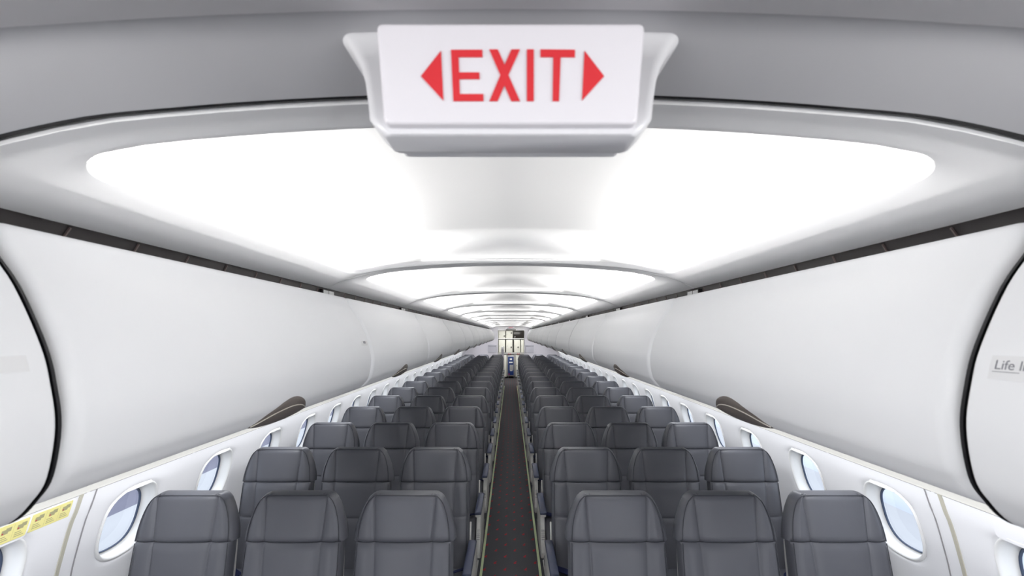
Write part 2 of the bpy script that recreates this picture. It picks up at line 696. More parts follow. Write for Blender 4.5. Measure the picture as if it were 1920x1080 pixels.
def bp_at(s):
    s = max(0, min(BS[-1] - 1e-6, s))
    for i in range(1, NBP):
        if s <= BS[i]:
            t = (s - BS[i - 1]) / (BS[i] - BS[i - 1])
            p = Vector(BP[i - 1]).lerp(Vector(BP[i]), t)
            n_ = BN[i - 1].lerp(BN[i], t).normalized()
            return p, n_


def bin_shell(side, stations):
    """stations = [(y, inset)]"""
    v, f = [], []
    for y, ins in stations:
        for i in range(NBP):
            p = Vector(BP[i]) - BN[i] * ins
            v.append((side * p.x, y, p.y + ZC))
    for j in range(len(stations) - 1):
        for i in range(NBP - 1):
            a = j * NBP + i
            f.append((a, a + 1, a + NBP + 1, a + NBP))
    return mesh_from(v, f, True)


def door_stations(l, r=.024, proud=0.0):
    g = .005
    st = [(g, .055)]
    for k in range(7):
        a = math.pi / 2 * k / 6
        st.append((g + r * (1 - math.cos(a)), r * (1 - math.sin(a))))
    st.append((l / 2, 0))
    for k in range(6, -1, -1):
        a = math.pi / 2 * k / 6
        st.append((l - g - r * (1 - math.cos(a)), r * (1 - math.sin(a))))
    st.append((l - g, .055))
    return [(y, i - proud) for y, i in st]


def bin_seal(side, l):
    return bin_shell(side, [(l - .03, .06), (l - .02, .026), (l - .0002, .026), (l - .0002, .06)])


def bin_seal_near(side, l):
    return bin_shell(side, [(.0002, .06), (.0002, .026), (.02, .026), (.03, .06)])


def bin_housing(side, l):
    inner = [(Vector(BP[i]) - BN[i] * .06) for i in range(4, NBP, 4)]
    pts = [(p.x, p.y) for p in inner] + [(.80, -.285), (1.0, -.335), (1.25, -.425), (1.50, -.518), (1.60, -.548), (1.62, .0), (1.2, .13), (.86, .12), (.80, .11)]
    return prism([(side * x, z + ZC) for x, z in pts], 'y', .001, l - .001, 0, 1, False)


S_SIL = None
for i in range(NBP):
    if BP[i][0] > .64 and BP[i][1] < -.1:
        S_SIL = BS[i]
        break


def handle_mesh(side, yc, hl):
    v, f = [], []
    NT, NS = 28, 10
    for i in range(NT + 1):
        t = -1 + 2 * i / NT
        q = 1 - t * t
        for j in range(NS + 1):
            u = j / NS
            s = S_SIL - .074 * q + u * (.097 * q + .004)
            p, n_ = bp_at(s)
            off = .0008 + .009 * q * math.sin(math.pi * min(u, .75) / 1.5)
            if j in (0, NS):
                off = -.002
            p = p + n_ * off
            v.append((side * p.x, yc + t * hl, p.y + ZC))
    for i in range(NT):
        for j in range(NS):
            a = i * (NS + 1) + j
            f.append((a, a + 1, a + NS + 2, a + NS + 1))
    return mesh_from(v, f, True)


def handle_edge(side, yc, hl):
    pts = []
    for i in range(25):
        t = -.97 + 1.94 * i / 24
        q = 1 - t * t
        p, n_ = bp_at(S_SIL - .074 * q + .30 * (.097 * q))
        p = p + n_ * (.0008 + .009 * q * math.sin(math.pi * .30 / 1.5) + .0006)
        pts.append((side * p.x, yc + t * hl, p.y + ZC))
    return tube(pts, .0016, 6)


HSHELL = {}
for side, sname in ((-1, 'left'), (1, 'right')):
    door = bin_shell(side, door_stations(L))
    door_near = bin_shell(side, door_stations(L, .006, .012))
    hous = bin_housing(side, L)
    seal = bin_seal(side, L)
    seal2 = bin_seal_near(side, L)
    han = handle_mesh(side, L / 2 - .02, .148)
    hed = handle_edge(side, L / 2 - .02, .148)
    for k in range(-1, NMOD):
        if k == -1:
            lab = 'white overhead bin cut off by the %s picture edge, beside the exit sign' % sname
        elif k == 0:
            lab = 'largest whole white overhead bin on the %s side' % sname
        elif k == NMOD - 1:
            lab = 'farthest white overhead bin on the %s, against the rear bulkhead' % sname
        else:
            lab = '%s whole white overhead bin from the camera on the %s side' % (ORD[k], sname)
        b = thing('overhead_bin', lab, 'overhead bin', (0, BIN0 + L * k - (.019 if k == -1 else 0), 0), 'overhead bins on the %s side' % sname)
        put('door', door_near if k == -1 else door, 'bin', b)
        put('housing', hous, 'bin', b)
        put('seal', seal, 'seal', b)
        put('seal', seal2, 'seal', b)
        if k == -1:                 # black strip added as the dark gap; nearest bin set proud to cast shade
            put('gap_strip', bin_shell(side, [(L - .0045, -.0118), (L - .001, -.0122), (L + .001, -.011), (L + .0025, -.006), (L + .0025, .03)]), 'seal', b)
        h = put('handle', han, 'brown', b)
        put('handle_edge', hed, 'brown_edge', h)

# ------------------------------------------------------------------ ceiling modules: arched flange and glowing dome
ARCH = spline([(0, .301), (.15, .2988), (.30, .292), (.42, .283), (.532, .2717), (.65, .2465), (.72, .224), (.787, .193), (.80, .187)], 5)


def arch(x):
    return interp(ARCH, abs(x))


OX, OY0, OY1, OR = .660, .074, 1.290, .075     # opening half width, start, end, corner radius (module coordinates)


def rrect(hx, y0, y1, r, n=10):
    pts = []
    for cx, cy, a0 in ((hx - r, y1 - r, 0), (-hx + r, y1 - r, 90), (-hx + r, y0 + r, 180), (hx - r, y0 + r, 270)):
        for i in range(n + 1):
            a = math.radians(a0 + 90 * i / n)
            pts.append((cx + r * math.cos(a), cy + r * math.sin(a)))
    # densify long sides
    out = []
    m = len(pts)
    for i in range(m):
        a, b = pts[i], pts[(i + 1) % m]
        out.append(a)
        d = math.hypot(b[0] - a[0], b[1] - a[1])
        k = int(d / .06)
        for j in range(1, k):
            t = j / k
            out.append((a[0] + (b[0] - a[0]) * t, a[1] + (b[1] - a[1]) * t))
    return out


def flange_mesh():
    g = .003
    inner = rrect(OX, OY0, OY1, OR)
    HXO = .787
    cx, cy = 0, (OY0 + OY1) / 2
    def outer(p):
        # project from centre-ish onto the module rectangle, keeping sides parallel
        dx, dy = p[0] - cx, p[1] - cy
        tx = HXO / abs(dx) if abs(dx) > 1e-9 else 1e9
        lim = (L - g - cy) if dy > 0 else (cy - g)
        ty = lim / abs(dy) if abs(dy) > 1e-9 else 1e9
        t = min(tx, ty)
        return (cx + dx * t, cy + dy * t)
    inn = inner
    out = [outer(p) for p in inner]
    # snap nearest points to the corners
    for c in ((HXO, L - g), (-HXO, L - g), (HXO, g), (-HXO, g)):
        i = min(range(len(out)), key=lambda j: (out[j][0] - c[0]) ** 2 + (out[j][1] - c[1]) ** 2)
        out[i] = c
    v, f = [], []
    n = len(inn)
    def ring(ps, dz):
        for x, y in ps:
            v.append((x, y, arch(x) + dz + ZC))
    lerp = lambda t: [(a[0] + (b[0] - a[0]) * t, a[1] + (b[1] - a[1]) * t) for a, b in zip(inn, out)]
    ring(out, .005)
    ring(lerp(.985), .0)
    for t in (.8, .6, .4, .2, .06):
        ring(lerp(t), 0)
    ring(inn, .003)
    ring(inn, .016)
    ring(lerp(.05), .018)
    nr = len(v) // n
    for r in range(nr - 1):
        for i in range(n):
            f.append((r * n + i, r * n + (i + 1) % n, (r + 1) * n + (i + 1) % n, (r + 1) * n + i))
    return mesh_from(v, f, True, angle=50)


def dome_mesh():
    HXD = .792
    ya, yb = .030, 1.305
    NX, NY = 64, 60
    v, f = [], []
    def q(t):
        t = max(0.0, min(1.0, t))
        return math.sqrt(max(0, 1 - (1 - t) ** 2))
    xs = [-HXD + 2 * HXD * (.5 - .5 * math.cos(math.pi * i / NX)) for i in range(NX + 1)]
    ys = [ya + (yb - ya) * (.5 - .5 * math.cos(math.pi * i / NY)) for i in range(NY + 1)]
    for y in ys:
        for x in xs:
            t_ = max(0.0, min(1.0, (HXD - abs(x)) / .70))
            fx = (1 - (1 - t_) ** 2) ** .55
            fy = q(min(y - ya, yb - y) / .10)
            base = arch(x) + .008
            top = .425 - .015 * (x / HXD) ** 2
            v.append((x, y, base + (top - base) * fx * fy + ZC))
    for j in range(NY):
        for i in range(NX):
            a = j * (NX + 1) + i
            f.append((a, a + 1, a + NX + 2, a + NX + 1))
    return mesh_from(v, f, True)


fl, dm = flange_mesh(), dome_mesh()
ceil = struct_empty('ceiling', (0, 0, 0))
for k in range(NMOD):
    for s in (-1, 1):               # unseen shield added to block lamp light from the flange
        tr_pts = [(s * x, z + ZC) for x, z in ((.751, .2360), (.751, .2235), (.787, .2235), (.787, .2265), (.754, .2265), (.754, .2360))]
        put('cove_shield', prism(tr_pts, 'y', CEIL0 + L * k + .04, CEIL0 + L * k + L - .012, 0, 1, False), 'header', ceil)
for k in range(NMOD):
    put('panel', fl, 'ceil', ceil, (0, CEIL0 + L * k, 0))
    if k == 0:
        lab = 'largest glowing white ceiling light recess, just beyond the exit sign'
    elif k == NMOD - 1:
        lab = 'farthest glowing ceiling light recess, before the galley doorway'
    else:
        lab = '%s glowing ceiling light recess counting back from the exit sign' % ORD[k]
    tag(put('ceiling_light', dm, 'dome', None, (0, CEIL0 + L * k, 0)), lab, 'ceiling light', 'glowing ceiling recesses')

# dark joint liners behind the gaps between ceiling modules
v, f = [], []
for k in range(NMOD + 1):
    b0 = len(v)
    xs = [-.787 + 1.574 * i / 40 for i in range(41)]
    for yy in (-.022, .004):
        for x in xs:
            v.append((x, CEIL0 + L * k + yy, arch(x) + .008 + ZC))
    for i in range(40):
        f.append((b0 + i, b0 + i + 1, b0 + 41 + i + 1, b0 + 41 + i))
struct('joint_liner', mesh_from(v, f), 'seal', ceil)

# front entry ceiling: grey header strip and the panel before it
def arch_strip(y0, z0, y1, z1, flat0, flat1, hx=.80, lip0=True, lip1=True):
    v, f = [], []
    nx = 60
    st = []
    if lip0: st.append((y0, z0 + .03, flat0)); st.append((y0, z0 + .003, flat0))
    for i in range(9):
        t = i / 8
        st.append((y0 + .003 + (y1 - y0 - .006) * t, z0 + (z1 - z0) * t, flat0 + (flat1 - flat0) * t))
    if lip1: st.append((y1, z1 + .003, flat1)); st.append((y1, z1 + .03, flat1))
    for y, z, fl_ in st:
        for i in range(nx + 1):
            x = -hx + 2 * hx * i / nx
            v.append((x, y, ZC + z + (arch(x) - .301) * fl_ if abs(x) <= .8 else ZC + z + (arch(.8) - .301 - (abs(x) - .8) * .45) * fl_))
    for j in range(len(st) - 1):
        for i in range(nx):
            a = j * (nx + 1) + i
            f.append((a, a + 1, a + nx + 2, a + nx + 1))
    return mesh_from(v, f, True, angle=50)


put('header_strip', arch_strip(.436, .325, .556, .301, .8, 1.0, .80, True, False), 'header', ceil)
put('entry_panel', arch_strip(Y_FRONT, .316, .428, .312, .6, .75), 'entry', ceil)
put('entry_liner', box_mesh((-.80, .40, ZC + .345), (.80, .565, ZC + .34), 0, 1, False), 'seal', ceil)

# front wall behind the camera, rear bulkhead with doorway
struct('wall_front', box_mesh((-2.0, Y_FRONT - .05, 0), (2.0, Y_FRONT, ZC + .6), 0, 1, False), 'bulk')
DXL, DXR = -.47, .505
wr = struct_empty('wall_rear', (0, Y_END, 0))
bm = bmesh.new()
box(bm, (-1.9, 0, 0), (DXL, .06, ZC + .45))
box(bm, (DXR, 0, 0), (1.9, .06, ZC + .45))
put('panel', finish(bm), 'bulk', wr)
put('header', box_mesh((DXL, .0, ZC + .158), (DXR, .06, ZC + .45), 0, 1, False), 'dome', wr)
put('door_frame', box_mesh((DXL - .02, -.02, ZC + .128), (DXR + .02, .0, ZC + .158), .004), 'bulk', wr)
bm = bmesh.new()
box(bm, (DXL - .03, -.012, 0), (DXL, .07, ZC + .128), .004)
box(bm, (DXR, -.012, 0), (DXR + .03, .07, ZC + .128), .004)
put('door_frame', finish(bm), 'bulk', wr)
put('curtain_rail', box_mesh((-.17, -.05, ZC + .128), (.19, -.02, ZC + .168), .004), 'galley_dark', wr)

# floor path strips
for side, nm in ((-1, 'left'), (1, 'right')):
    x = side * .231
    tag(put('floor_path_strip', box_mesh((x - .010, Y_FRONT, .0), (x + .010, 15.9, .003), 0, 1, False), 'green'),
        'pale green floor strip along the %s edge of the aisle' % nm, 'floor strip', 'floor strips beside the aisle')

# ------------------------------------------------------------------ passenger seats
ZT = 1.130                       # top of the headrest
Z1, Z2 = .936, .735              # the two horizontal seams
LEAN = .150 / .67
HWF = [(.40, .196), (.46, .204), (.55, .209), (.70, .211), (.85, .209), (.936, .207), (.99, .203), (1.03, .196), (1.065, .186), (1.09, .176), (1.108, .165), (1.120, .153), (1.127, .143), (1.130, .132)]


def hwf(z):
    return interp(HWF, z)


def xseam(z):
    return min(interp([(.40, .112), (.735, .120), (.936, .128), (1.13, .139)], z), hwf(z) - .012)


def front_y(z):
    return -.062 - (ZT - z) * LEAN


def cushion_panel(zlo, zhi, seams_z, side_bulge, depth_b, nrows, notch):
    """padded back cushion between zlo and zhi; sides wrapped backwards"""
    # row heights, denser round the ends
    rows = []
    base = [zlo + (zhi - zlo) * i / nrows for i in range(nrows + 1)]
    extra = []
    for s in seams_z:
        extra += [s - .007, s - .0035, s, s + .0035, s + .007]
    if zhi > 1.1:
        extra += [1.065, 1.08, 1.09, 1.10, 1.108, 1.115, 1.120, 1.124, 1.127]
    extra += [zlo + .003, zlo + .008, zhi - .003]
    rows = sorted(set(round(z, 5) for z in base + extra if zlo <= z <= zhi))
    v, f = [], []
    idx = []
    cols = []
    for z in rows:
        h, xs = hwf(z), xseam(z)
        side = [xs + (h - xs) * t for t in (.04, .1, .2, .35, .5, .65, .8, .92, 1.0)]
        mid = [xs * t for t in (0, .12, .25, .38, .5, .62, .74, .84, .92, .965)]
        pos = mid + [xs - .003, xs] + [max(xs + .003, side[0])] + side[1:]
        row = [-p for p in pos[:0:-1]] + pos
        # depth
        line = []
        for x in row:
            y = front_y(z)
            ax = abs(x)
            # pillow bulge
            if ax < xs:
                t = ax / xs
                y -= .010 * (1 - t ** 4)
            else:
                t = (ax - xs) / max(h - xs, 1e-4)
                y -= .007 * math.sin(math.pi * min(t, 1)) - .012 * max(0, t - .5) ** 2 * 1.5
            # vertical seam groove
            d = abs(ax - xs)
            if d < .008:
                y += .0034 * (1 - d / .008)
            # horizontal seams
            for s in seams_z:
                sag = s - .010 * (1 - (x / .21) ** 2) + .006
                d = abs(z - sag)
                if d < .012:
                    y += .0055 * (1 - d / .012)
            ed = min(z - zlo, zhi - z)
            if ed < .02:
                y += .010 * (1 - ed / .02) ** 2
            line.append((x, y, z))
        cols.append(len(line))
        idx.append(list(range(len(v), len(v) + len(line))))
        v.extend(line)
    for a, b in zip(idx, idx[1:]):
        for i in range(len(a) - 1):
            f.append((a[i], a[i + 1], b[i + 1], b[i]))
    # outline loop (left side bottom->top, top, right side top->bottom, bottom)
    loop = [r[0] for r in idx] + idx[-1][1:-1] + [r[-1] for r in idx[::-1]] + idx[0][-2:0:-1]
    n = len(loop)
    prev = loop
    top_ = zhi > 1.1
    for dep, grow in ((.012, .45), (.03, .85), (.05, 1.0), (depth_b, .75), (depth_b + .008, .2)):
        new = []
        for li in loop:
            x, y, z = v[li]
            # growth sideways
            k = side_bulge * grow * min(1, abs(x) / .16) ** 2
            if notch:
                k *= interp([(zlo, 1), (zlo + .03, 1), (1.06, .55), (1.13, .25)], z)
            nx = x + math.copysign(k, x)
            nz = z + (.004 * grow if (top_ and z > 1.10) else 0)
            yb = front_y(z) + dep
            if z <= zlo + 1e-6 and abs(x) < hwf(z) - 1e-6:
                nz = z + .002
            v.append((nx, yb, nz))
            new.append(len(v) - 1)
        for i in range(n):
            f.append((prev[i], prev[(i + 1) % n], new[(i + 1) % n], new[i]))
        prev = new
    f.append(tuple(prev))
    return mesh_from(v, f, True, angle=70)


def outline_points(zlo, zhi, top):
    pts = []
    zs = [zlo + (zhi - zlo) * i / 22 for i in range(23)]
    if top:
        zs = sorted(zs + [1.10, 1.108, 1.115, 1.120, 1.124, 1.127, 1.1299])
    left = [(-hwf(z), front_y(z) + .001, z) for z in zs if z <= zhi]
    right = [(hwf(z), front_y(z) + .001, z) for z in zs if z <= zhi][::-1]
    if top:
        return left + [(-.06, front_y(zhi) - .001, zhi), (.06, front_y(zhi) - .001, zhi)] + right
    return left, right


def cushion_mesh():
    bm = bmesh.new()
    box(bm, (-.226, -.690, .345), (.226, -.195, .458), .035, 4)
    for v_ in bm.verts:
        if v_.co.z > .40:
            v_.co.z += .008 * (1 - (v_.co.x / .226) ** 2) - .012 * max(0, (v_.co.y + .45)) * 1.2
    return finish(bm, True, 60)


def shell_mesh():
    # hard back shell behind the cushions, with a slim edge that shows beside them low down
    rows = [.40, .5, .6, .7, .8, .9, 1.0, 1.06, 1.09, 1.105]
    v, f = [], []
    prof = []
    for z in rows:
        h = hwf(z) + interp([(.4, .008), (.75, .006), (.9, .002), (1.1, -.01)], z)
        yb = front_y(z)
        ring = []
        for x, d in ((-h, .062), (-h, .078), (-h + .025, .092), (0, .098), (h - .025, .092), (h, .078), (h, .062)):
            ring.append((x, yb + d, z))
        prof.append(len(v))
        v += ring
    for a, b in zip(prof, prof[1:]):
        for i in range(7):
            f.append((a + i, a + (i + 1) % 7, b + (i + 1) % 7, b + i))
    f.append(tuple(range(7)))
    f.append(tuple(prof[-1] + i for i in range(7)))
    return mesh_from(v, f, True, angle=40)


def tray_mesh():
    bm = bmesh.new()
    box(bm, (-.185, -.012, -.13), (.185, .012, .13), .008, 3)
    return finish(bm, True)


def tray_arm_mesh(s):
    bm = bmesh.new()
    box(bm, (s * .205 - .005, -.010, -.17), (s * .205 + .005, .010, -.05), .003, 2)
    return finish(bm, True)


def armrest_mesh():
    return prism([(-.570, .575), (-.18, .565), (-.165, .60), (-.57, .598)], 'x', -.019, .019, .006)


def armcap_mesh():
    pts = [(-.578, .594), (-.572, .612), (-.550, .618), (-.30, .617), (-.19, .614), (-.172, .604), (-.172, .594)]
    return prism(pts, 'x', -.0235, .0235, .006, 3)


def end_panel_mesh():
    pts = [(-.470, .588), (-.40, .591), (-.20, .592), (-.13, .575), (-.098, .53), (-.086, .43), (-.095, .33), (-.13, .285), (-.20, .262), (-.39, .252), (-.53, .268), (-.578, .295), (-.586, .335), (-.555, .430)]
    return prism(pts, 'x', -.0155, .0155, .008, 3)


def slits_mesh():
    bm = bmesh.new()
    for i in range(6):
        z = .415 + i * .011
        yy = -.555 + (z - .430) * (.085 / .158 if z > .43 else .031 / .095)
        box(bm, (-.011, yy - .002, z), (.011, yy + .006, z + .003))
    return finish(bm)


def belt_mesh(s):
    # webbing lying over the rear corner of the seat cushion with its end fitting
    v, f = [], []
    path = [(s * .228, -.232, .445), (s * .226, -.240, .468), (s * .205, -.258, .474), (s * .165, -.290, .477), (s * .120, -.325, .479), (s * .09, -.350, .480)]
    for i, p in enumerate(path):
        w = Vector((.55 * s, .83, 0)) * .026
        for sg, dz in ((-1, 0), (1, 0), (1, .004), (-1, .004)):
            v.append((p[0] + w.x * sg * s, p[1] + w.y * sg, p[2] + dz))
    for i in range(len(path) - 1):
        for j in range(4):
            a = i * 4
            f.append((a + j, a + (j + 1) % 4, a + 4 + (j + 1) % 4, a + 4 + j))
    f.append((0, 1, 2, 3))
    e = (len(path) - 1) * 4
    f.append((e, e + 1, e + 2, e + 3))
    return mesh_from(v, f, True, angle=40)


def frame_mesh():
    bm = bmesh.new()
    box(bm, (-.247, -.30, .27), (.247, -.25, .32), .01)
    box(bm, (-.247, -.60, .27), (.247, -.55, .32), .01)
    box(bm, (-.22, -.62, .315), (.22, -.20, .35), .01)
    return finish(bm, True)


def leg_mesh(s):
    m_ = prism([(-.60, .28), (-.565, .28), (-.50, .012), (-.545, .012)], 'x', s * .20 - .012, s * .20 + .012, .004)
    return m_


def rear_leg_mesh(s):
    return prism([(-.30, .28), (-.255, .28), (-.12, .012), (-.165, .012)], 'x', s * .20 - .012, s * .20 + .012, .004)


def foot_mesh(s):
    return box_mesh((s * .20 - .018, -.62, 0), (s * .20 + .018, -.05, .016), .004)


lp, rp = outline_points(.44, Z1 - .004, False)
SM = {
    'headrest': cushion_panel(Z1 + .001, ZT, [], .026, .058, 14, True),
    'backrest': cushion_panel(.40, Z1 - .001, [Z2], .012, .050, 26, False),
    'head_pipe': tube(outline_points(Z1 + .004, ZT, True), .0022, 6),
    'cushion': cushion_mesh(), 'shell': shell_mesh(), 'tray': tray_mesh(),
    'arm': armrest_mesh(), 'cap': armcap_mesh(), 'end': end_panel_mesh(), 'slits': slits_mesh(), 'frame': frame_mesh(),
    'pipeL': tube(lp, .002, 6), 'pipeR': tube(rp, .002, 6),
}
for s in (-1, 1):
    SM['tarm%d' % s] = tray_arm_mesh(s)
    SM['belt%d' % s] = belt_mesh(s)
    SM['leg%d' % s] = leg_mesh(s)
    SM['rleg%d' % s] = rear_leg_mesh(s)
    SM['foot%d' % s] = foot_mesh(s)


def make_seat(kind, inb):
    """kind: aisle / middle / window; inb = +1 when the aisle lies towards +x"""
    r = thing('passenger_seat', '', 'seat')
    h = put('headrest', SM['headrest'], 'leather', r)
    put('piping', SM['head_pipe'], 'piping', h)
    b = put('backrest', SM['backrest'], 'leather', r)
    put('piping', SM['pipeL'], 'piping', b)
    put('piping', SM['pipeR'], 'piping', b)
    put('cushion', SM['cushion'], 'leather', r)
    put('back_shell', SM['shell'], 'shell', r)
    zc = .74
    t = put('tray_table', SM['tray'], 'plastic', r, (0, front_y(zc) + .113, zc), (math.atan(LEAN) * -1, 0, 0))
    for s in (-1, 1):
        put('tray_arm', SM['tarm%d' % s], 'plastic', t, (s * .022, -.03, -.02))
        bo = put('seat_belt', SM['belt%d' % s], 'belt', r)
        put('leg', SM['leg%d' % s], 'metal', r)
        put('leg', SM['rleg%d' % s], 'metal', r)
        put('floor_rail', SM['foot%d' % s], 'metal', r)
    put('seat_frame', SM['frame'], 'metal', r)
    sides = [inb] if kind != 'window' else [inb, -inb]
    for s in sides:
        x = .2475 if not (kind == 'aisle') else .250
        a = put('armrest', SM['arm'], 'plastic', r, (s * x, 0, 0))
        put('armrest_cap', SM['cap'], 'navy', a)
    if kind == 'aisle':
        e = put('end_panel', SM['end'], 'plastic', r, (inb * .2505, 0, 0))
        put('vent_slits', SM['slits'], 'seam', e)
    return r


def copy_tree(o, parent=None):
    c = o.copy()
    COL.objects.link(c)
    c.parent = parent
    for ch in o.children:
        copy_tree(ch, c)
    return c


Y1, PITCH, NROW = 2.080, .801, 18
XS = {'aisle': .480, 'middle': .975, 'window': 1.470}
for side, sname in ((-1, 'left'), (1, 'right')):
    for kind in ('aisle', 'middle', 'window'):
        proto = make_seat(kind, -side)
        for r_ in range(NROW):
            o = proto if r_ == 0 else copy_tree(proto)
            o.location = (side * XS[kind], Y1 + PITCH * r_, 0)
            rowtxt = 'front row' if r_ == 0 else ('last row before the bulkhead' if r_ == NROW - 1 else ORD[r_] + ' row')
            o['label'] = 'grey leather %s seat %s of the aisle in the %s' % (kind, sname, rowtxt)
            o['group'] = 'grey leather seats %s of the aisle' % sname

# ------------------------------------------------------------------ exit sign over the aisle
sign = thing('exit_sign', 'large white exit sign with red letters hanging from the front ceiling', 'sign', (0, .40, ZC + .30))


def sign_local(me):
    for v_ in me.vertices:
        v_.co -= Vector((0, .40, ZC + .30))
    return me


def loft_rects(rows, nseg=6):
    """rows of (half width, y0, y1, z, corner radius)"""
    v, f = [], []
    rings = []
    for hw, y0, y1, z, r in rows:
        pts = []
        for cx, cy, a0 in ((hw - r, y1 - r, 0), (-hw + r, y1 - r, 90), (-hw + r, y0 + r, 180), (hw - r, y0 + r, 270)):
            for i in range(nseg + 1):
                a = math.radians(a0 + 90 * i / nseg)
                pts.append((cx + r * math.cos(a), cy + r * math.sin(a), z + ZC))
        rings.append(list(range(len(v), len(v) + len(pts))))
        v += pts
    n = len(rings[0])
    for a, b in zip(rings, rings[1:]):
        for i in range(n):
            f.append((a[i], a[(i + 1) % n], b[(i + 1) % n], b[i]))
    f.append(tuple(rings[0]))
    f.append(tuple(rings[-1]))
    return mesh_from(v, f, True, angle=55)


hous = loft_rects([(.188, .466, .553, .322, .018), (.180, .466, .545, .312, .016), (.168, .461, .53, .297, .014), (.156, .451, .515, .277, .012), (.147, .440, .495, .254, .010),
                   (.139, .424, .475, .224, .010), (.1335, .412, .462, .203, .009), (.128, .408, .456, .195, .008), (.1175, .406, .448, .1835, .007), (.115, .408, .446, .182, .006)])
put('housing', sign_local(hous), 'sign_body', sign)


def plate(yf, yb, ztop, zbot, hwt, hwb, r=.007):
    """rounded trapezoid plate with softly rounded front edge"""
    def out(inset):
        c = [(-hwt + inset, ztop - inset), (hwt - inset, ztop - inset), (hwb - inset, zbot + inset), (-hwb + inset, zbot + inset)]
        pts = []
        for i in range(4):
            p, a, b = Vector(c[i]), Vector(c[i - 1]), Vector(c[(i + 1) % 4])
            d0, d1 = (a - p).normalized(), (b - p).normalized()
            rr = max(r - inset, .001)
            for k in range(7):
                t = k / 6
                q0, q1 = p + d0 * rr, p + d1 * rr
                pts.append((q0 * (1 - t) ** 2 + p * 2 * t * (1 - t) + q1 * t * t))
        return pts
    v, f = [], []
    rows = [(yb, 0), (yf + .004, 0), (yf + .0015, .0008), (yf + .0003, .002), (yf, .004)]
    for y, ins in rows:
        for p in out(ins):
            v.append((p.x, y, p.y + ZC))
    n = 28
    for j in range(len(rows) - 1):
        for i in range(n):
            f.append((j * n + i, j * n + (i + 1) % n, (j + 1) * n + (i + 1) % n, (j + 1) * n + i))
    f.append(tuple(range(n)))
    f.append(tuple((len(rows) - 1) * n + i for i in range(n)))
    return mesh_from(v, f, True, angle=60)


YF = .398
face = put('face_plate', sign_local(plate(YF, .412, .2800, .1885, .1215, .1145)), 'sign_face', sign)
put('rear_plate', sign_local(plate(.444, .458, .2700, .1830, .1115, .1105)), 'sign_body', sign)


def flat_polys(polys, y, scale, x0, z0, thick=.0008):
    bm = bmesh.new()
    for poly in polys:
        A = [bm.verts.new((x0 + px * scale, y, z0 + pz * scale)) for px, pz in poly]
        B = [bm.verts.new((x0 + px * scale, y - thick, z0 + pz * scale)) for px, pz in poly]
        n = len(poly)
        bm.faces.new(A)
        bm.faces.new(B[::-1])
        for i in range(n):
            bm.faces.new((A[i], A[(i + 1) % n], B[(i + 1) % n], B[i]))
    return finish(bm)


# glyphs in the photograph's own zoomed pixels (x right, y down) relative to (957.5, 626)
def zp(x, y):
    return (600 + x / 2.6667 - 957.5, 626 - y / 2.6667)


def R(x0, y0, x1, y1):
    return [zp(x0, y0), zp(x1, y0), zp(x1, y1), zp(x0, y1)]


E = [[zp(655, 250), zp(812, 250), zp(813, 287), zp(693, 287), zp(696, 363), zp(797, 363), zp(798, 397), zp(697, 397), zp(699, 471), zp(817, 471), zp(818, 507), zp(667, 507)]]
X = [[zp(846, 248), zp(889, 248), zp(923, 325), zp(957, 248), zp(1000, 248), zp(942, 376), zp(1000, 507), zp(957, 507), zp(922, 428), zp(888, 507), zp(847, 507), zp(902, 376)]]
I = [R(1034, 248, 1069, 507)]
T = [[zp(1102, 248), zp(1275, 250), zp(1274, 288), zp(1203, 287), zp(1195, 507), zp(1163, 507), zp(1166, 287), zp(1102, 287)]]
AL = [[zp(505, 382), zp(605, 255), zp(617, 503)]]
AR = [[zp(1322, 255), zp(1420, 382), zp(1310, 503)]]
KS = (YF - .0004) / F
for nm, g in (('lettering', E + X + I + T), ('arrow', AL), ('arrow', AR)):
    put(nm, sign_local(flat_polys(g, YF - .0002, KS, 0, ZC)), 'red', sign)

# exit sign over the far doorway
fs = thing('exit_sign', 'tiny far exit sign in red above the galley doorway', 'sign', (0, Y_END - .002, ZC + .235))
put('face_plate', box_mesh((-.14, -.012, -.045), (.14, 0, .045), .004), 'sign_face', fs)
small = flat_polys(E + X + I + T + AL + AR, -.0125, .16 / 343, 0, -(626 - 142) * .16 / 343)
put('lettering', small, 'red', fs)

# ------------------------------------------------------------------ placards, labels, cover panels


def wall_patch(side, y0, y1, z0, z1, d0, d1, r=.006):
    """rounded patch lying on the curved wall: standing out from d0 to d1"""
    pts = []
    for cy, cz, a0 in ((y1 - r, z1 - r, 0), (y0 + r, z1 - r, 90), (y0 + r, z0 + r, 180), (y1 - r, z0 + r, 270)):
        for i in range(5):
            a = math.radians(a0 + 90 * i / 4)
            pts.append((cy + r * math.cos(a), cz + r * math.sin(a)))
    n = len(pts)
    v, f = [], []
    for d, ins in ((d0, 0), (d1 - (d1 - d0) * .3, 0), (d1, .0008)):
        for y, z in pts:
            cy, cz = (y0 + y1) / 2, (z0 + z1) / 2
            yy, zz = cy + (y - cy) * (1 - ins * 8), cz + (z - cz) * (1 - ins * 8)
            v.append((side * (wallx(zz) - d), yy, zz + ZC))
    for j in range(2):
        for i in range(n):
            f.append((j * n + i, j * n + (i + 1) % n, (j + 1) * n + (i + 1) % n, (j + 1) * n + i))
    f.append(tuple(range(2 * n, 3 * n)))
    return mesh_from(v, f, False)


for side, nm in ((-1, 'left'), (1, 'right')):
    tag(put('cover_panel', wall_patch(side, 1.16, 1.556, -.715, -.633, -.002, .004, .014), 'wall'),
        'pale raised cover panel under the bin at the %s picture edge' % nm, 'panel')

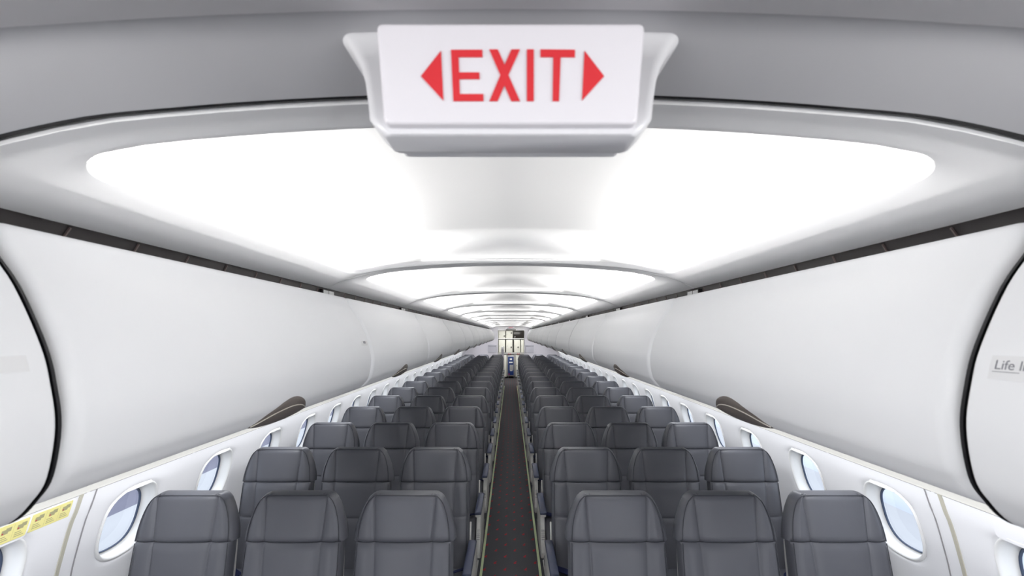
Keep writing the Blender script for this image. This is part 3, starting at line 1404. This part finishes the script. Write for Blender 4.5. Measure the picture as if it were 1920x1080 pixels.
PZ0, PZ1 = -.704, -.640
for (y0, y1, d, lab) in ((1.563, 1.706, .0, 'yellow instruction placard on the left wall, nearer the first window'),
                         (1.405, 1.549, .0052, 'yellow instruction placard cut off by the left picture edge')):
    p = thing('instruction_placard', lab, 'placard', (0, 0, 0), 'yellow placards on the left wall')
    put('sheet', wall_patch(-1, y0, y1, PZ0, PZ1, d - .001, d + .0022, .004), 'yellow', p)
    bm = bmesh.new()
    bd = bmesh.new()

    def q(b_, ya, yb, za, zb, dd=.003):
        vs_ = [b_.verts.new((-(wallx(z) - d - dd), y, z + ZC)) for y, z in ((ya, za), (yb, za), (yb, zb), (ya, zb))]
        b_.faces.new(vs_)
    for i in range(3):
        a = y0 + (y1 - y0) * (i + .04) / 3
        w = (y1 - y0) / 3
        q(bm, a + w * .20, a + w * .62, PZ0 + .034, PZ0 + .050)
        q(bm, a + w * .45, a + w * .80, PZ0 + .040, PZ0 + .054)
        for ln in range(3):
            q(bm, a + w * .10, a + w * (.75 - .12 * ln), PZ0 + .010 + .007 * ln, PZ0 + .0125 + .007 * ln)
        if i < 2:
            q(bm, a + w * .955, a + w * .965, PZ0 + .004, PZ1 - .004)
        q(bd, a + w * .22, a + w * .32, PZ0 + .036, PZ0 + .041, .0034)
    put('pictogram', finish(bm), 'ink', p)
    put('red_mark', finish(bd), 'reddot', p)


def bin_patch(side, y0, y1, s0, s1, off, thick):
    v, f = [], []
    n = 8
    for d in (off, off + thick):
        for i in range(n + 1):
            p, n_ = bp_at(s0 + (s1 - s0) * i / n)
            p = p + n_ * d
            for y in (y0, y1):
                v.append((side * p.x, y, p.y + ZC))
    m_ = 2 * (n + 1)
    for i in range(n):
        a = m_ + 2 * i
        f.append((a, a + 1, a + 3, a + 2))
        f.append((2 * i, 2 * i + 1, m_ + 2 * i + 1, m_ + 2 * i))
    f += [(2 * i, 2 * i + 2, m_ + 2 * i + 2, m_ + 2 * i) for i in range(n)]
    f += [(2 * i + 1, 2 * i + 3, m_ + 2 * i + 3, m_ + 2 * i + 1) for i in range(n)]
    return mesh_from(v, f, False)


def s_of_z(z):
    for i in range(1, NBP):
        if BP[i][1] <= z:
            return BS[i]
    return BS[-1]


# "Life line" label on the nearest right bin
p = thing('life_line_label', 'white life line label on the bin at the right picture edge', 'label')
zc_ = -.039
sA, sB = s_of_z(zc_ + .009), s_of_z(zc_ - .012)
put('sheet', bin_patch(1, .45, .548, sA, sB, .0120, .0008), 'paper', p)
cu = bpy.data.curves.new('lettering', 'FONT')
cu.body = 'Life line'
cu.size = .0155
cu.align_x = 'LEFT'
cu.extrude = .0001
tmp = bpy.data.objects.new('tmp_text', cu)
COL.objects.link(tmp)
bpy.context.view_layer.update()
me = bpy.data.meshes.new_from_object(tmp.evaluated_get(bpy.context.evaluated_depsgraph_get()))
bpy.data.objects.remove(tmp)
ymax = .546
for v_ in me.vertices:          # text runs towards the camera along the bin face
    yy, zz = ymax - .003 - v_.co.x, v_.co.y - .006
    pp, nn = bp_at(s_of_z(zc_) - zz)
    pp = pp + nn * (.0131 + v_.co.z)
    v_.co = Vector((pp.x, yy, pp.y + ZC))
put('lettering', me, 'text', p)
put('underline', bin_patch(1, ymax - .031, ymax - .002, s_of_z(zc_) + .0085, s_of_z(zc_) + .0092, .0129, .0002), 'text', p)
tag(put('blank_label', bin_patch(-1, .40, .545, s_of_z(-.02), s_of_z(-.046), .012, .0008), 'paper'),
    'blank white label on the bin at the left picture edge', 'label')
p = thing('bin_label', 'tiny white label on the largest left bin beside its far joint', 'label')
put('sheet', bin_patch(-1, 1.80, 1.872, s_of_z(-.022), s_of_z(-.04), 0, .0008), 'paper', p)
put('lettering', bin_patch(-1, 1.822, 1.85, s_of_z(-.028), s_of_z(-.034), .0009, .0003), 'text', p)

# label holders in the dark slots at the ceiling joints
for side, nm, kmax in ((-1, 'left', 2), (1, 'right', 7)):
    for k in range(1, kmax + 1):
        yy = CEIL0 + L * k
        h = thing('label_holder', 'small white label pair in the slot over the %s %s bin joint' % (ORD[k], nm), 'label', (0, yy, 0), 'label pairs in the %s ceiling slot' % nm)
        xa, xb = sorted((side * .780, side * .794))
        put('bracket', box_mesh((xa, -.05, ZC + .145), (xb, .075, ZC + .188), .001), 'slot', h)
        x2 = side * .7795
        for ya in (-.042, .014):
            lo, hi = sorted((x2, x2 + side * .002))
            put('plate', box_mesh((lo, ya, ZC + .167), (hi, ya + .05, ZC + .184), 0, 1, False), 'paper', h)

# ------------------------------------------------------------------ literature pockets on the rear bulkhead
for x0, x1, nm in ((-.835, -.535, 'left'), (.555, .855, 'right')):
    p = thing('literature_pocket', 'pale grey pocket box on the bulkhead %s of the galley doorway' % nm, 'pocket', ((x0 + x1) / 2, Y_END, ZC - .70), 'pockets on the rear bulkhead')
    w = (x1 - x0) / 2
    put('body', box_mesh((-w, -.07, 0), (w, 0, .235), .012), 'pocket', p)
    put('lid', box_mesh((-w - .004, -.076, .237), (w + .004, 0, .285), .010), 'pocket', p)

# upright panel at the galley entrance
j = thing('jump_seat', 'narrow pale mauve upright seat panel at the galley entrance', 'jump seat', (-.315, Y_END + .9, 0))
put('back_panel', box_mesh((-.055, -.04, .35), (.055, .04, 1.30), .012), 'mauve', j)
put('headrest', box_mesh((-.05, -.06, 1.24), (.05, .03, 1.36), .016), 'bin', j)
put('stand', box_mesh((-.06, -.06, 0), (.06, .06, .35), .01), 'mauve', j)

# ------------------------------------------------------------------ galley
YG = 18.6
gx = lambda px: (px - 957.5) * YG / F
gz = lambda py: ZC + (626 - py) * YG / F
struct('wall_galley', box_mesh((-2.0, YG + .55, 0), (2.0, YG + .6, ZC + .5), 0, 1, False), 'galley')
put('galley_ceiling', box_mesh((-1.9, Y_END + .06, ZC + .26), (1.9, YG + .55, ZC + .29), 0, 1, False), 'bulk')['kind'] = 'structure'
for s, nm in ((-1, 'left'), (1, 'right')):
    struct('partition_' + nm, box_mesh((s * .66 - .02, YG - .5, 0), (s * .66 + .02, YG + .55, ZC + .26), 0, 1, False), 'galley')


def galley_door(name, label, cat, x0, x1, z0, z1, material, knob=None, depth=.5, group=None, latch=True):
    t = thing(name, label, cat, ((x0 + x1) / 2, YG, z0), group)
    w, h = (x1 - x0) / 2, z1 - z0
    put('body', box_mesh((-w, .012, 0), (w, depth, h), .004), material, t)
    d = put('door', box_mesh((-w + .012, -.004, .012), (w - .012, .02, h - .012), .006), material, t)
    if knob:
        bm = bmesh.new()
        bmesh.ops.create_cone(bm, cap_ends=True, segments=20, radius1=.032, radius2=.026, depth=.03)
        bmesh.ops.rotate(bm, verts=bm.verts, matrix=Matrix.Rotation(math.pi / 2, 3, 'X'))
        bmesh.ops.translate(bm, verts=bm.verts, vec=(knob[0] * w, -.018, knob[1] * h))
        put('knob', finish(bm, True), 'galley_dark', d)
    if latch:
        put('latch', box_mesh((-w * .75, -.012, h * .49), (-w * .62, -.002, h * .53), .002), 'galley_dark', d)
    return t


gtop, gbot = gz(620.3), gz(634.3)
galley_door('galley_locker', 'cream upper galley locker, left of the three upper units', 'locker', gx(934.6), gx(947.4), gbot, gtop, 'galley', (.72, .30), group='upper galley lockers')
galley_door('galley_locker', 'cream upper galley locker beside the dark oven', 'locker', gx(948.8), gx(961.4), gbot, gtop, 'galley', (.6, .70), group='upper galley lockers')
ov = galley_door('oven', 'dark oven front in the upper right of the galley', 'oven', gx(962.6), gx(982), gbot, gtop, 'oven', None, latch=False)
w_ = (gx(982) - gx(962.6)) / 2
put('glass_panel', box_mesh((-w_ + .025, -.012, .02), (w_ - .02, -.0045, gtop - gbot - .025), .004), 'oven', ov)
put('handle', box_mesh((-w_ + .04, -.022, .05), (-w_ + .09, -.010, .065), .003), 'steel', ov)
tag(put('galley_shelf', box_mesh((gx(933.8), YG - .05, gz(635.8)), (gx(982.6), YG + .5, gz(634.5)), .005), 'dome'),
    'thin white shelf between upper and lower galley lockers', 'shelf')
zt_, zb_ = gz(637.2), gz(661)
for i, (xa, xb, kn, lab) in enumerate(((935, 947, (.5, .42), 'tall cream galley locker behind the upright mauve panel'),
                                       (949, 961, (.62, .42), 'tall cream galley locker left of the middle, round black knob'),
                                       (963.7, 975.6, (.3, .42), 'tall cream galley locker right of the middle, round black knob'),
                                       (977, 982.2, None, 'narrow cream galley locker at the right doorway edge'))):
    galley_door('tall_locker', lab, 'locker', gx(xa), gx(xb), zb_, zt_, 'galley', kn, group='tall galley lockers')
tag(put('gap_panel', box_mesh((gx(934), YG + .505, zb_), (gx(983), YG + .525, gz(636)), 0, 1, False), 'galley_dark'),
    'dark panel behind the tall galley lockers', 'panel')
ct = thing('galley_counter', 'steel galley counter over the trolley bay', 'counter', (0, YG, gz(664.5)))
put('worktop', box_mesh((gx(933.5), -.03, 0), (gx(982.8), .5, gz(661.2) - gz(664.5)), .006), 'steel', ct)
for px in (953.5, 957, 970.5, 973.5):
    bm = bmesh.new()
    bmesh.ops.create_cone(bm, cap_ends=True, segments=12, radius1=.02, radius2=.016, depth=.04)
    bmesh.ops.rotate(bm, verts=bm.verts, matrix=Matrix.Rotation(math.pi / 2, 3, 'X'))
    bmesh.ops.translate(bm, verts=bm.verts, vec=(gx(px), -.045, .018))
    put('latch_knob', finish(bm, True), 'reddot', ct)
zc0 = .06
galley_door('trolley_bay_door', 'grey green lower galley door left of the blue trolley', 'door', gx(934.5), gx(950.2), zc0, gz(665.2), 'galley', None)
galley_door('trolley_bay_door', 'grey green lower galley door right of the silver post', 'door', gx(966.5), gx(982), zc0, gz(665.2), 'galley', None)
tag(put('galley_post', box_mesh((gx(964.9), YG - .06, 0), (gx(966.2), YG - .02, gz(664.5)), .006), 'steel'), 'slim silver upright post right of the blue trolley', 'post')
tag(put('kick_board', box_mesh((gx(933.5), YG + .47, 0), (gx(983), YG + .50, zc0), 0, 1, False), 'galley_dark'), 'dark kick board along the foot of the galley', 'kick board')
tr = thing('service_trolley', 'dark blue service trolley with silver frame in the galley', 'trolley', ((gx(951) + gx(964.6)) / 2, YG - .03, 0))
tw = (gx(964.6) - gx(951)) / 2
th = gz(666)
put('body', box_mesh((-tw, .02, .09), (tw, .48, th), .008), 'steel', tr)
put('door', box_mesh((-tw + .035, .0, .14), (tw - .035, .03, th - .06), .006), 'cart_blue', tr)
for lo, hi, m_ in (((-.045, th - .20), (.05, th - .13), 'paper'), ((-.075, th - .33), (.075, th - .27), 'paper'), ((-.05, th - .62), (.10, th - .40), 'steel'), ((-.04, th - .66), (.07, th - .63), 'paper'), ((-.09, th - .82), (-.05, th - .77), 'reddot')):
    put('sticker', box_mesh((lo[0], -.006, lo[1]), (hi[0], .001, hi[1]), 0, 1, False), m_, tr)
for sx in (-1, 1):
    for yy in (.07, .42):
        bm = bmesh.new()
        bmesh.ops.create_cone(bm, cap_ends=True, segments=16, radius1=.045, radius2=.045, depth=.03)
        bmesh.ops.rotate(bm, verts=bm.verts, matrix=Matrix.Rotation(math.pi / 2, 3, 'Y'))
        bmesh.ops.translate(bm, verts=bm.verts, vec=(sx * (tw - .04), yy, .045))
        put('wheel', finish(bm, True), 'galley_dark', tr)
